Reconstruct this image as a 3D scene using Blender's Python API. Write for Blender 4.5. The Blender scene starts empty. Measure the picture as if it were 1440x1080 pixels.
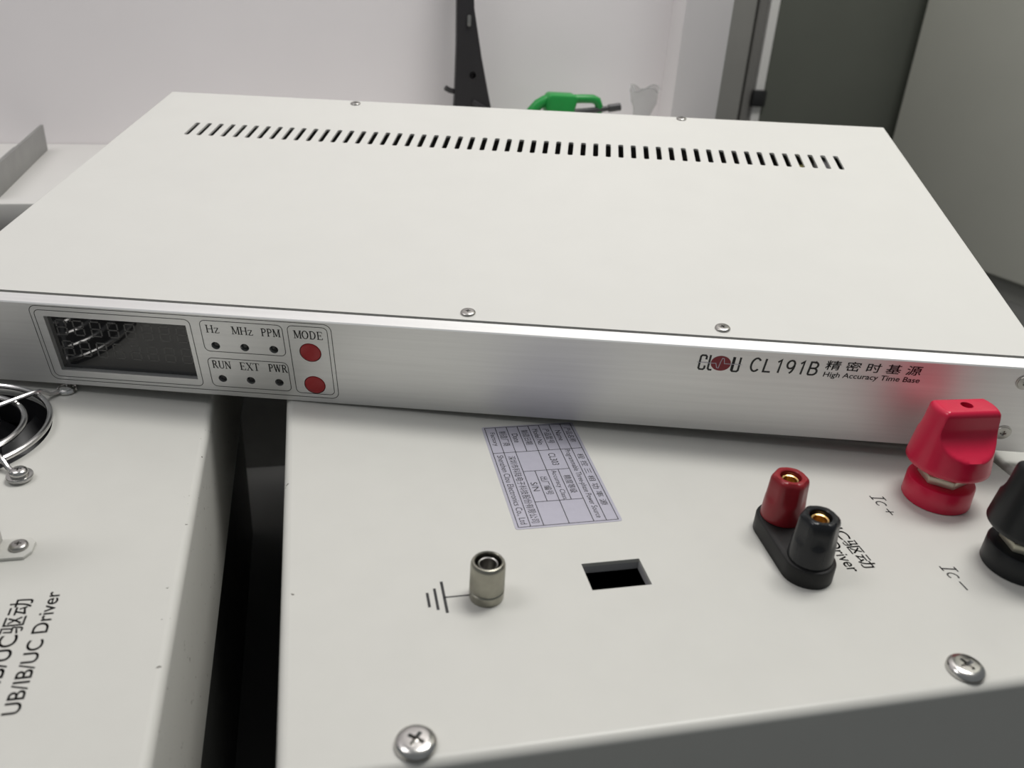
import bpy, bmesh, math, random
from mathutils import Vector, Matrix
from math import pi, sin, cos, radians

random.seed(4)
S = 0.001                                   # everything below is written in millimetres
scene = bpy.context.scene
COL = scene.collection

# ------------------------------------------------------------------ materials
def nodes_of(m):
    m.use_nodes = True
    nt = m.node_tree
    b = next(n for n in nt.nodes if n.type == 'BSDF_PRINCIPLED')
    return nt, b

def mat(name, col, rough=0.5, metal=0.0, spec=0.5, noise=0.0, nscale=300, bump=0.0, bscale=2000, coat=0.0, stretch=None):
    m = bpy.data.materials.new(name)
    nt, b = nodes_of(m)
    b.inputs['Base Color'].default_value = (*col, 1)
    b.inputs['Roughness'].default_value = rough
    b.inputs['Metallic'].default_value = metal
    b.inputs['Specular IOR Level'].default_value = spec
    b.inputs['Coat Weight'].default_value = coat
    tc = nt.nodes.new('ShaderNodeTexCoord')
    mp = nt.nodes.new('ShaderNodeMapping')
    nt.links.new(tc.outputs['Object'], mp.inputs['Vector'])
    if stretch: mp.inputs['Scale'].default_value = stretch
    if noise > 0:
        n = nt.nodes.new('ShaderNodeTexNoise'); n.inputs['Scale'].default_value = nscale
        n.inputs['Detail'].default_value = 3
        nt.links.new(mp.outputs['Vector'], n.inputs['Vector'])
        r = nt.nodes.new('ShaderNodeValToRGB')
        r.color_ramp.elements[0].position = 0.3; r.color_ramp.elements[1].position = 0.7
        r.color_ramp.elements[0].color = (*[max(0, c * (1 - noise)) for c in col], 1)
        r.color_ramp.elements[1].color = (*[min(1, c * (1 + noise)) for c in col], 1)
        nt.links.new(n.outputs['Fac'], r.inputs['Fac'])
        nt.links.new(r.outputs['Color'], b.inputs['Base Color'])
    if bump > 0:
        n = nt.nodes.new('ShaderNodeTexNoise'); n.inputs['Scale'].default_value = bscale
        n.inputs['Detail'].default_value = 2
        nt.links.new(mp.outputs['Vector'], n.inputs['Vector'])
        bp = nt.nodes.new('ShaderNodeBump'); bp.inputs['Strength'].default_value = bump
        bp.inputs['Distance'].default_value = 0.0002
        nt.links.new(n.outputs['Fac'], bp.inputs['Height'])
        nt.links.new(bp.outputs['Normal'], b.inputs['Normal'])
    return m

M = {}
M['case_white']  = mat('case_white',  (0.575, 0.57, 0.535), 0.36, spec=0.35, noise=0.012, nscale=60, bump=0.03)
M['cover_white'] = mat('cover_white', (0.635, 0.63, 0.60), 0.45, spec=0.35, noise=0.010, nscale=40, bump=0.03)
M['aluminium']   = mat('aluminium',   (0.78, 0.78, 0.775), 0.57, 1.0, noise=0.03, nscale=500, stretch=(0.03, 1, 1), bump=0.06, bscale=1800)
M['print_black'] = mat('print_black', (0.012, 0.012, 0.013), 0.5)
M['print_grey']  = mat('print_grey',  (0.035, 0.034, 0.034), 0.55)
M['logo_red']    = mat('logo_red',    (0.22, 0.012, 0.022), 0.5)
M['glass_dark']  = mat('glass_dark',  (0.020, 0.020, 0.021), 0.04, spec=0.6)
M['digit_grey']  = mat('digit_grey',  (0.075, 0.074, 0.072), 0.35)
M['led_dark']    = mat('led_dark',    (0.008, 0.008, 0.008), 0.25)
M['button_red']  = mat('button_red',  (0.36, 0.014, 0.018), 0.42)
M['steel']       = mat('steel',       (0.56, 0.55, 0.53), 0.22, 1.0, noise=0.04, nscale=400)
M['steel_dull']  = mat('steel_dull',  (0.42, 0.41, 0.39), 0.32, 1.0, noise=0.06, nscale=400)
M['nickel']      = mat('nickel',      (0.34, 0.33, 0.28), 0.30, 1.0, noise=0.05, nscale=500)
M['chrome']      = mat('chrome',      (0.68, 0.67, 0.66), 0.24, 1.0)
M['brass']       = mat('brass',       (0.62, 0.40, 0.16), 0.26, 1.0)
M['pale_brass']  = mat('pale_brass',  (0.68, 0.65, 0.52), 0.42, 0.5)
M['knob_red']    = mat('knob_red',    (0.58, 0.010, 0.050), 0.28, spec=0.5, noise=0.03, nscale=200)
M['knob_black']  = mat('knob_black',  (0.009, 0.010, 0.011), 0.32, spec=0.35)
M['post_red']    = mat('post_red',    (0.24, 0.014, 0.020), 0.28, spec=0.4, noise=0.04, nscale=200)
M['post_black']  = mat('post_black',  (0.013, 0.014, 0.016), 0.25, spec=0.35)
M['base_black']  = mat('base_black',  (0.009, 0.009, 0.009), 0.42, spec=0.3)
M['label_silver']= mat('label_silver',(0.44, 0.43, 0.50), 0.40, 0.25, noise=0.02, nscale=300)
M['fan_black']   = mat('fan_black',   (0.010, 0.010, 0.012), 0.45)
M['body_dark']   = mat('body_dark',   (0.11, 0.112, 0.108), 0.55, noise=0.1, nscale=80)
M['inside_dark'] = mat('inside_dark', (0.020, 0.020, 0.020), 0.7)
M['part_red']    = mat('part_red',    (0.45, 0.05, 0.05), 0.5)
M['part_olive']  = mat('part_olive',  (0.55, 0.52, 0.22), 0.5)
M['part_grey']   = mat('part_grey',   (0.42, 0.42, 0.43), 0.4)
M['wall_white']  = mat('wall_white',  (0.90, 0.86, 0.87), 0.75, noise=0.012, nscale=12, bump=0.05, bscale=400)
M['column_white']= mat('column_white',(0.88, 0.845, 0.85), 0.75, noise=0.012, nscale=12)
M['bench_white'] = mat('bench_white', (0.62, 0.61, 0.59), 0.45, noise=0.012, nscale=20)
M['bar_metal']   = mat('bar_metal',   (0.30, 0.30, 0.29), 0.45, 0.5, noise=0.05, nscale=60)
M['bracket_black']=mat('bracket_black',(0.022, 0.020, 0.022), 0.40, noise=0.05, nscale=120)
M['green']       = mat('green',       (0.012, 0.27, 0.05), 0.40, noise=0.05, nscale=100)
M['rod_dark']    = mat('rod_dark',    (0.06, 0.06, 0.062), 0.40, 0.4)
M['frame_grey']  = mat('frame_grey',  (0.30, 0.295, 0.28), 0.6, noise=0.04, nscale=20)
M['frame_dark']  = mat('frame_dark',  (0.20, 0.195, 0.185), 0.6, noise=0.04, nscale=20)
M['door_strip']  = mat('door_strip',  (0.80, 0.79, 0.77), 0.5)
M['door_dark']   = mat('door_dark',   (0.12, 0.128, 0.108), 0.55, noise=0.04, nscale=10)
M['cabinet_grey']= mat('cabinet_grey',(0.56, 0.56, 0.50), 0.5, noise=0.02, nscale=10)
M['plinth']      = mat('plinth',      (0.26, 0.26, 0.24), 0.6, noise=0.03, nscale=10)
M['floor_dark']  = mat('floor_dark',  (0.12, 0.12, 0.115), 0.6, noise=0.1, nscale=15)

def worn(name, base, edge_x):
    """the case paint with a few dark chips along one fold"""
    m = M[base].copy(); m.name = name
    nt, b = nodes_of(m); N = nt.nodes; K_ = nt.links
    src = b.inputs['Base Color'].links[0].from_socket
    tc = N.new('ShaderNodeTexCoord'); sx = N.new('ShaderNodeSeparateXYZ'); K_.new(tc.outputs['Object'], sx.inputs[0])
    d = N.new('ShaderNodeMath'); d.operation = 'SUBTRACT'; d.inputs[1].default_value = edge_x; K_.new(sx.outputs['X'], d.inputs[0])
    ab = N.new('ShaderNodeMath'); ab.operation = 'ABSOLUTE'; K_.new(d.outputs[0], ab.inputs[0])
    lt = N.new('ShaderNodeMath'); lt.operation = 'LESS_THAN'; lt.inputs[1].default_value = 0.0032; K_.new(ab.outputs[0], lt.inputs[0])
    n = N.new('ShaderNodeTexNoise'); n.inputs['Scale'].default_value = 380; n.inputs['Detail'].default_value = 3; K_.new(tc.outputs['Object'], n.inputs['Vector'])
    gt = N.new('ShaderNodeMath'); gt.operation = 'GREATER_THAN'; gt.inputs[1].default_value = 0.715; K_.new(n.outputs['Fac'], gt.inputs[0])
    mu = N.new('ShaderNodeMath'); mu.operation = 'MULTIPLY'; K_.new(lt.outputs[0], mu.inputs[0]); K_.new(gt.outputs[0], mu.inputs[1])
    mx = N.new('ShaderNodeMixRGB'); mx.inputs['Color2'].default_value = (0.10, 0.09, 0.075, 1)
    K_.new(mu.outputs[0], mx.inputs['Fac']); K_.new(src, mx.inputs['Color1']); K_.new(mx.outputs['Color'], b.inputs['Base Color'])
    M[name] = m
worn('case_white_left', 'case_white', -0.1140); worn('case_white_right', 'case_white', -0.0775)
m = bpy.data.materials.new('clear_plastic'); nt, b = nodes_of(m)
b.inputs['Base Color'].default_value = (0.45, 0.46, 0.45, 1); b.inputs['Roughness'].default_value = 0.2
b.inputs['Alpha'].default_value = 0.34
M['clear_plastic'] = m

# ------------------------------------------------------------------ mesh helpers
def link(name, me, m, parent=None):
    o = bpy.data.objects.new(name, me); COL.objects.link(o)
    if m is not None and not me.materials: me.materials.append(m)
    if parent is not None: o.parent = parent
    return o

def finish(bm, name, m, parent=None, smooth=35, loc=None):
    """bmesh in mm -> one mesh object in metres"""
    bm.normal_update()
    me = bpy.data.meshes.new(name)
    for v in bm.verts: v.co *= S
    bm.to_mesh(me); bm.free()
    if smooth:
        me.polygons.foreach_set('use_smooth', [True] * len(me.polygons))
        me.set_sharp_from_angle(angle=radians(smooth))
    o = link(name, me, m, parent)
    if loc: o.location = Vector(loc) * S
    return o

def copy_part(src, parent, loc=None, rz=None):
    o = src.copy(); COL.objects.link(o); o.parent = parent
    if loc is not None: o.location = Vector(loc) * S
    if rz is not None: o.rotation_euler = (0, 0, rz)
    for ch in list(src.children):
        c = ch.copy(); COL.objects.link(c); c.parent = o
    return o

def thing(name, label, cat, loc=(0, 0, 0), group=None):
    o = bpy.data.objects.new(name, None); COL.objects.link(o)
    o.empty_display_size = 0.02
    o.location = Vector(loc) * S
    o['label'] = label; o['category'] = cat
    if group: o['group'] = group
    return o

def tag(o, label, cat, group=None):
    o['label'] = label; o['category'] = cat
    if group: o['group'] = group
    return o

def struct(o):
    o['kind'] = 'structure'; return o

def add_box(bm, x0, x1, y0, y1, z0, z1, bev=0.0, seg=2):
    t = bmesh.new()
    bmesh.ops.create_cube(t, size=1)
    for v in t.verts:
        v.co = Vector(((x0 + x1) / 2 + v.co.x * (x1 - x0), (y0 + y1) / 2 + v.co.y * (y1 - y0), (z0 + z1) / 2 + v.co.z * (z1 - z0)))
    if bev > 0:
        bmesh.ops.bevel(t, geom=list(t.edges), offset=bev, segments=seg, profile=0.5, affect='EDGES')
    join(bm, t)

def join(bm, t, mtx=None):
    idx = {}
    for v in t.verts:
        idx[v] = bm.verts.new(mtx @ v.co if mtx else v.co)
    for f in t.faces:
        try: bm.faces.new([idx[v] for v in f.verts])
        except ValueError: pass
    t.free()

def add_lathe(bm, prof, seg=48, cx=0, cy=0, cap=True, rmod=None):
    """prof = [(r, z), ...]"""
    rings = []
    for (r, z) in prof:
        if r < 1e-6:
            rings.append([bm.verts.new((cx, cy, z))])
        else:
            ring = []
            for k in range(seg):
                t = 2 * pi * k / seg
                rr = r if rmod is None else r * rmod(t, z)
                ring.append(bm.verts.new((cx + rr * cos(t), cy + rr * sin(t), z)))
            rings.append(ring)
    loft(bm, rings, cap)

def loft(bm, rings, cap=True):
    for a, b in zip(rings[:-1], rings[1:]):
        n = max(len(a), len(b))
        for k in range(n):
            k2 = (k + 1) % n
            if len(a) == 1 and len(b) == 1: continue
            if len(a) == 1: bm.faces.new([a[0], b[k2], b[k]])
            elif len(b) == 1: bm.faces.new([a[k], a[k2], b[0]])
            else: bm.faces.new([a[k], a[k2], b[k2], b[k]])
    if cap:
        if len(rings[0]) > 2: bm.faces.new(rings[0][::-1])
        if len(rings[-1]) > 2: bm.faces.new(rings[-1])
    bmesh.ops.recalc_face_normals(bm, faces=list(bm.faces))

def add_tube(bm, pts, r, seg=10, closed=False, rad=None):
    pts = [Vector(p) for p in pts]; n = len(pts); rings = []
    up = None
    for i, p in enumerate(pts):
        if closed: d = pts[(i + 1) % n] - pts[i - 1]
        else: d = pts[min(i + 1, n - 1)] - pts[max(i - 1, 0)]
        d.normalize()
        if up is None:
            up = Vector((0, 0, 1)) if abs(d.z) < 0.9 else Vector((1, 0, 0))
        s = d.cross(up).normalized(); u = s.cross(d).normalized(); up = u
        rr = rad[i] if rad else r
        rings.append([bm.verts.new(p + s * (rr * cos(2 * pi * k / seg)) + u * (rr * sin(2 * pi * k / seg))) for k in range(seg)])
    if closed: rings.append(rings[0])
    for a, b in zip(rings[:-1], rings[1:]):
        for k in range(seg):
            k2 = (k + 1) % seg
            bm.faces.new([a[k], a[k2], b[k2], b[k]])
    if not closed:
        bm.faces.new(rings[0][::-1]); bm.faces.new(rings[-1])
    bmesh.ops.recalc_face_normals(bm, faces=list(bm.faces))

def add_prism(bm, poly, z0, z1, bev=0.0, fn=None, seg=2):
    """poly in (u, v), extruded z0..z1; fn maps (u, v, z) to a place"""
    t = bmesh.new()
    lo = [t.verts.new((x, y, z0)) for x, y in poly]; hi = [t.verts.new((x, y, z1)) for x, y in poly]
    t.faces.new(lo[::-1]); t.faces.new(hi)
    n = len(poly)
    for k in range(n): t.faces.new([lo[k], lo[(k + 1) % n], hi[(k + 1) % n], hi[k]])
    bmesh.ops.recalc_face_normals(t, faces=list(t.faces))
    if bev > 0:
        es = [e for e in t.edges if e.calc_face_angle(0) > radians(30)]
        bmesh.ops.bevel(t, geom=es, offset=bev, segments=seg, profile=0.5, affect='EDGES')
    if fn:
        for v in t.verts: v.co = Vector(fn(*v.co))
    join(bm, t)
    bmesh.ops.recalc_face_normals(bm, faces=list(bm.faces))

def rrect(x0, x1, y0, y1, r, n=6):
    out = []
    for cx, cy, a0 in ((x1 - r, y1 - r, 0), (x0 + r, y1 - r, 90), (x0 + r, y0 + r, 180), (x1 - r, y0 + r, 270)):
        for k in range(n + 1):
            a = radians(a0 + 90 * k / n); out.append((cx + r * cos(a), cy + r * sin(a)))
    return out

def circ(cx, cy, r, n=32):
    return [(cx + r * cos(2 * pi * k / n), cy + r * sin(2 * pi * k / n)) for k in range(n)]

def curve_to_bm(cu):
    o = bpy.data.objects.new('tmp', cu); COL.objects.link(o)
    dg = bpy.context.evaluated_depsgraph_get(); dg.update()
    me = bpy.data.meshes.new_from_object(o.evaluated_get(dg), depsgraph=dg)
    t = bmesh.new(); t.from_mesh(me)
    bpy.data.objects.remove(o); bpy.data.curves.remove(cu); bpy.data.meshes.remove(me)
    return t

def plate_bm(outline, holes, z0, z1, fn=None):
    """flat sheet with real holes, thickness z0..z1"""
    cu = bpy.data.curves.new('plate', 'CURVE'); cu.dimensions = '2D'; cu.fill_mode = 'BOTH'
    for loop in [outline] + holes:
        sp = cu.splines.new('POLY'); sp.points.add(len(loop) - 1); sp.use_cyclic_u = True
        for p, (x, y) in zip(sp.points, loop): p.co = (x, y, 0, 1)
    cu.extrude = (z1 - z0) / 2
    t = curve_to_bm(cu)
    for v in t.verts: v.co.z += (z0 + z1) / 2
    bmesh.ops.remove_doubles(t, verts=list(t.verts), dist=0.001)
    if fn:
        for v in t.verts: v.co = Vector(fn(*v.co))
    bmesh.ops.recalc_face_normals(t, faces=list(t.faces))
    return t

def add_text(bm, s, fn, x0, x1, y0, y1, bold=0.0, shear=0.0, space=1.0):
    """printed words filling x0..x1 by y0..y1 of a surface; fn maps (u, v) to a place on it"""
    cu = bpy.data.curves.new('txt', 'FONT'); cu.body = s; cu.size = 10; cu.fill_mode = 'FRONT'
    cu.offset = bold; cu.shear = shear; cu.space_character = space; cu.resolution_u = 5
    t = curve_to_bm(cu)
    if not t.verts: t.free(); return
    xs = [v.co.x for v in t.verts]; ys = [v.co.y for v in t.verts]
    ax, bx, ay, by = min(xs), max(xs), min(ys), max(ys)
    for v in t.verts:
        u = x0 + (v.co.x - ax) / (bx - ax) * (x1 - x0); w = y0 + (v.co.y - ay) / (by - ay) * (y1 - y0)
        v.co = Vector(fn(u, w))
    join(bm, t)

def add_heavy_text(bm, s, fn, x0, x1, y0, y1, d, **kw):
    """the same words printed a little heavier"""
    for q, (dx, dy) in enumerate(((0, 0), (d, 0), (-d, 0), (0, d), (0, -d))):
        add_text(bm, s, fn, x0 + dx, x1 + dx, y0 + dy, y1 + dy, **kw)

def add_stroke(bm, pts, w, fn, closed=False):
    """a printed line of width w through pts"""
    P = [Vector(p) for p in pts]; n = len(P); L = []; R = []
    for i in range(n):
        if closed: d0 = (P[i] - P[i - 1]).normalized(); d1 = (P[(i + 1) % n] - P[i]).normalized()
        else:
            d0 = (P[i] - P[i - 1]).normalized() if i else (P[1] - P[0]).normalized()
            d1 = (P[i + 1] - P[i]).normalized() if i < n - 1 else d0
        nn = Vector((-(d0.y + d1.y), d0.x + d1.x))
        if nn.length < 1e-6: nn = Vector((-d0.y, d0.x))
        nn.normalize(); k = w / 2 / max(0.5, nn.dot(Vector((-d0.y, d0.x))))
        L.append(bm.verts.new(fn(*(P[i] + nn * k)))); R.append(bm.verts.new(fn(*(P[i] - nn * k))))
    rng = range(n) if closed else range(n - 1)
    for i in rng:
        j = (i + 1) % n
        bm.faces.new([R[i], R[j], L[j], L[i]])

def arc(cx, cy, rx, ry, a0, a1, n=14):
    return [(cx + rx * cos(radians(a0 + (a1 - a0) * k / n)), cy + ry * sin(radians(a0 + (a1 - a0) * k / n))) for k in range(n + 1)]

# roman letters with serifs, drawn as strokes in a box of unit height
TK, TN = 0.145, 0.07
def stem(x, y0=0, y1=1, w=TK, foot=True, head=True, s=0.13):
    o = [([(x, y0), (x, y1)], w)]
    if foot: o.append(([(x - s, y0 + TN / 2), (x + s, y0 + TN / 2)], TN))
    if head: o.append(([(x - s, y1 - TN / 2), (x + s, y1 - TN / 2)], TN))
    return o
SERIF = {
 'H': (0.80, stem(0.15) + stem(0.65) + [([(0.15, .5), (0.65, .5)], TN)]),
 'z': (0.58, [([(0.08, .66), (0.48, .66)], TN), ([(0.45, .66), (0.1, .03)], TK * .8), ([(0.06, .025), (0.50, .025)], TN), ([(0.085, .66), (0.075, .52)], TN), ([(0.49, .03), (0.51, .17)], TN)]),
 'M': (0.86, stem(0.13, w=TN * 1.2) + stem(0.73) + [([(0.15, .97), (0.43, .06)], TK), ([(0.43, .06), (0.71, .97)], TN)]),
 'P': (0.64, stem(0.16) + [([(0.16, .975)] + arc(.33, .74, .21, .235, 90, -90) + [(0.16, .505)], TN * 1.5), (arc(.33, .74, .2, .2, 50, -50, 6), TK * .8)]),
 'R': (0.76, stem(0.16) + [([(0.16, .975)] + arc(.33, .755, .2, .22, 90, -90) + [(0.16, .535)], TN * 1.5), (arc(.33, .755, .19, .18, 50, -50, 6), TK * .8), ([(0.36, .53), (0.62, .03)], TK), ([(0.55, .025), (0.75, .025)], TN)]),
 'U': (0.78, [([(0.15, 1), (0.15, .28)] + arc(.39, .28, .24, .255, 180, 360) + [(0.63, 1)], TN * 1.4), ([(0.15, 1), (0.15, .22)], TK), ([(0.02, .975), (0.28, .975)], TN), ([(0.51, .975), (0.75, .975)], TN)]),
 'N': (0.80, [([(0.15, 0), (0.15, 1)], TN * 1.2), ([(0.15, .98), (0.65, .03)], TK), ([(0.65, 0), (0.65, 1)], TN * 1.2), ([(0.03, .025), (0.27, .025)], TN), ([(0.02, .975), (0.2, .975)], TN), ([(0.53, .975), (0.77, .975)], TN)]),
 'E': (0.70, stem(0.16) + [([(0.1, .975), (0.58, .975)], TN), ([(0.1, .025), (0.6, .025)], TN), ([(0.16, .51), (0.46, .51)], TN), ([(0.57, .98), (0.6, .8)], TN), ([(0.6, .02), (0.63, .22)], TN), ([(0.46, .41), (0.46, .61)], TN)]),
 'X': (0.80, [([(0.14, .97), (0.64, .03)], TK), ([(0.63, .97), (0.15, .03)], TN), ([(0.02, .975), (0.29, .975)], TN), ([(0.5, .975), (0.76, .975)], TN), ([(0.02, .025), (0.28, .025)], TN), ([(0.5, .025), (0.78, .025)], TN)]),
 'T': (0.74, stem(0.36, head=False, s=0.16) + [([(0.04, .975), (0.68, .975)], TN), ([(0.05, .98), (0.03, .78)], TN), ([(0.67, .98), (0.69, .78)], TN)]),
 'W': (0.98, [([(0.12, .97), (0.30, .03)], TK), ([(0.30, .03), (0.48, .97)], TN), ([(0.46, .97), (0.66, .03)], TK), ([(0.66, .03), (0.84, .97)], TN), ([(0.02, .975), (0.26, .975)], TN), ([(0.38, .975), (0.60, .975)], TN), ([(0.74, .975), (0.95, .975)], TN)]),
 'O': (0.80, [(arc(.38, .5, .31, .475, 0, 360, 32), TN * 1.5), (arc(.38, .5, .295, .42, 130, 230, 8), TK), (arc(.38, .5, .295, .42, -50, 50, 8), TK)]),
 'D': (0.80, stem(0.16) + [([(0.16, .975)] + arc(.34, .5, .32, .475, 90, -90, 18) + [(0.16, .025)], TN * 1.4), (arc(.34, .5, .31, .42, 50, -50, 8), TK)]),
 'I': (0.40, stem(0.19, s=0.16, w=0.09)),
 'c': (0.56, [(arc(.27, .33, .2, .31, 50, 310, 18), 0.075)]),
 '+': (0.66, [([(0.08, .4), (0.58, .4)], 0.07), ([(0.33, .12), (0.33, .68)], 0.07)]),
 '-': (0.66, [([(0.06, .4), (0.60, .4)], 0.075)]),
}
def add_serif(bm, s, fn, x0, x1, y0, y1, slant=0.0, gap=0.0, wt=0.95):
    W = sum(SERIF[c][0] + gap for c in s) - gap; k = (x1 - x0) / W; h = y1 - y0; x = 0
    for c in s:
        w, st = SERIF[c]
        for pts, wd in st:
            g = lambda u, v: fn(x0 + u, y0 + v)
            add_stroke(bm, [((x + px) * k + slant * py * h, py * h) for px, py in pts], wd * h * wt, g)
        x += w + gap

def add_rect_line(bm, x0, x1, y0, y1, r, w, fn):
    add_stroke(bm, rrect(x0, x1, y0, y1, r), w, fn, closed=True)

# ------------------------------------------------------------------ screws
def cross_screw(name, prof, r_cross, depth, m, arm=0.22):
    """round head with a cut Phillips recess"""
    bm = bmesh.new(); add_lathe(bm, prof, 40)
    top = max(z for r, z in prof)
    o = finish(bm, name, m)
    c = bmesh.new()
    for rot in (0, pi / 2):
        t = bmesh.new()
        hw = r_cross * arm
        lo = [(-r_cross * .35, -hw * .6, top - depth), (r_cross * .35, -hw * .6, top - depth), (r_cross * .35, hw * .6, top - depth), (-r_cross * .35, hw * .6, top - depth)]
        hi = [(-r_cross, -hw, top + 1), (r_cross, -hw, top + 1), (r_cross, hw, top + 1), (-r_cross, hw, top + 1)]
        A = [t.verts.new(p) for p in lo]; B = [t.verts.new(p) for p in hi]
        t.faces.new(A[::-1]); t.faces.new(B)
        for k in range(4): t.faces.new([A[k], A[(k + 1) % 4], B[(k + 1) % 4], B[k]])
        join(c, t, Matrix.Rotation(rot, 4, 'Z'))
    bmesh.ops.recalc_face_normals(c, faces=list(c.faces))
    co = finish(c, 'cutter', M['inside_dark'], smooth=0)
    md = o.modifiers.new('b', 'BOOLEAN'); md.operation = 'DIFFERENCE'; md.object = co; md.solver = 'EXACT'
    md.use_self = True
    dg = bpy.context.evaluated_depsgraph_get(); dg.update()
    me = bpy.data.meshes.new_from_object(o.evaluated_get(dg), depsgraph=dg)
    o.modifiers.clear(); old = o.data; o.data = me; me.name = name
    me.materials.clear(); me.materials.append(m)
    me.polygons.foreach_set('material_index', [0] * len(me.polygons))
    me.polygons.foreach_set('use_smooth', [True] * len(me.polygons))
    me.set_sharp_from_angle(angle=radians(35))
    bpy.data.objects.remove(co); bpy.data.meshes.remove(old)
    return o

def pan(r, h, base=0.0):
    out = [(0, base), (r * .96, base), (r, base + h * .12)]
    for k in range(1, 7):
        a = radians(90 * k / 7); out.append((r * (.45 + .55 * cos(a)), base + h * (.30 + .70 * sin(a))))
    out.append((0, base + h)); return out

# ================================================================== THE PLACE
Mroom = Matrix(((0.957171, 0.282189, -0.064751), (-0.288461, 0.948641, -0.129888), (0.024772, 0.143004, 0.989412)))
INST_ORG = (-0.161877, -0.324721, 2.47353)

# ------------------------------------------------------------------ setting
def wall_box(name, x0, x1, y0, y1, z0, z1, m, bev=0):
    bm = bmesh.new(); add_box(bm, x0, x1, y0, y1, z0, z1, bev)
    return struct(finish(bm, name, m, smooth=0 if not bev else 35))

FLOOR = -230
wall_box('floor', -1500, 1700, -1300, 1200, FLOOR - 40, FLOOR, M['floor_dark'])
wall_box('wall_back', -1400, 306, 482, 600, FLOOR, 1700, M['wall_white'])
wall_box('trim_1', 264, 309.6, 450.7, 490, FLOOR, 1700, M['column_white'], 1.5)
wall_box('wall_far', 240, 1500, 860, 940, FLOOR, 1700, M['frame_grey'])
wall_box('trim_2', 400, 529, 846, 864, FLOOR, 1500, M['frame_grey'], 2)
wall_box('trim_3', 534, 549, 850, 864, FLOOR, 1500, M['frame_dark'], 2)

door = bpy.data.objects.new('door_1', None); COL.objects.link(door); door.location = Vector((563, 846, FLOOR)) * S
struct(door)
bm = bmesh.new(); add_box(bm, 0, 330, 0, 30, 4, 1500, 2); finish(bm, 'door_panel', M['door_dark'], door)
bm = bmesh.new(); add_box(bm, -14, -0.5, 0, 16, 4, 1500, 1.5); finish(bm, 'edge_strip', M['door_strip'], door)
bm = bmesh.new(); add_box(bm, -19, 1, -7, 2, 208, 230, 1.5); finish(bm, 'latch', M['print_black'], door)

# grey-green cabinet at the right, standing askew
cab = thing('metal_cabinet', 'tall grey-green metal cabinet at the right beyond the instrument', 'cabinet', (837.3, 636, FLOOR))
cab.rotation_euler = (0, 0, math.atan2(-0.935, 0.355))
bm = bmesh.new(); add_box(bm, -199, 480, 0, 380, 30, 1500, 3); finish(bm, 'body', M['cabinet_grey'], cab)
bm = bmesh.new(); add_box(bm, -190, 470, 12, 370, 0, 30); finish(bm, 'plinth', M['plinth'], cab)
bm = bmesh.new(); add_tube(bm, [(58, 1, 158), (58, -16, 158), (58, -18, 150), (110, -18, 150), (112, 1, 150)], 4, 10)
finish(bm, 'handle', M['bar_metal'], cab)
cab.scale = (1, 1, 1)

# ------------------------------------------------------------------ white bench behind
BZ = 5
bench = thing('work_bench', 'low white bench with a dark front running along the back wall', 'bench', (0, 310.6, FLOOR))
bm = bmesh.new(); add_box(bm, -900, 263, 0, 171, BZ - FLOOR - 24, BZ - FLOOR, 1.5); finish(bm, 'bench_top', M['bench_white'], bench)
bm = bmesh.new(); add_box(bm, -890, 255, 8, 168, 0, BZ - FLOOR - 24.3, 1); finish(bm, 'front_board', M['bar_metal'], bench)

bm = bmesh.new()
add_prism(bm, [(-1.3, 0), (-27, 0), (-27, 2.4), (-3.7, 2.4), (-3.7, 20.6), (-1.3, 20.6)], -140, 0, 0.3, lambda u, v, w: (u, w, v))
rail = finish(bm, 'metal_rail', M['bar_metal'], None, loc=(-276, 460, BZ))
tag(rail, 'grey sheet metal angle rail lying on the white bench', 'rail')

# black bracket leaning on the wall
br = thing('bracket_arm', 'tall black bracket with a round hole leaning against the back wall', 'bracket', (77.3, 452, BZ))
K = 1.165
def sc(pts): return [tuple(K * c for c in p) for p in pts]
prof = sc([(-16, 0), (17.5, 0), (14.6, 35), (10, 55), (6.2, 72), (3.2, 88), (0, 105), (-1, 130), (-2, 190), (-5, 236), (-13, 236), (-13.2, 190), (-12.8, 130), (-12.6, 80), (-13.4, 45), (-15, 25)])
bm = bmesh.new()
def lean(x, z, y): return (x, y + z * 0.085, z)
pl = plate_bm(prof, [circ(-0.2 * K, 59 * K, 3, 20)], -4, 4, lean); join(bm, pl)
add_prism(bm, circ(-0.2 * K, 59 * K, 4.2, 20), 3.8, 7.5, 0, lean)
finish(bm, 'arm_plate', M['bracket_black'], br)
bm = bmesh.new(); add_tube(bm, [(x, y + z * .085, z) for x, y, z in sc([(-13, 0, 46.5), (-17, -1, 47.5), (-20.5, -2, 49.5)])], 2.3, 8); finish(bm, 'spur', M['bracket_black'], br)
bm = bmesh.new(); add_prism(bm, rrect(-7, -3.8, 0, 9, 1.2), 0, 1.4, 0.3, lambda u, v, w: (u + 1, -4.1 - w + (108 + v) * .085, 108 + v)); finish(bm, 'highlight_strip', M['steel_dull'], br)  # pale raised strip standing in for the highlight on the arm
bm = bmesh.new(); add_tube(bm, [(x, y + z * .085, z) for x, y, z in sc([(0, -3.5, 40), (8, -4.5, 36), (15, -4, 30)])], 2.5, 8); finish(bm, 'rib', M['bracket_black'], br)

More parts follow.
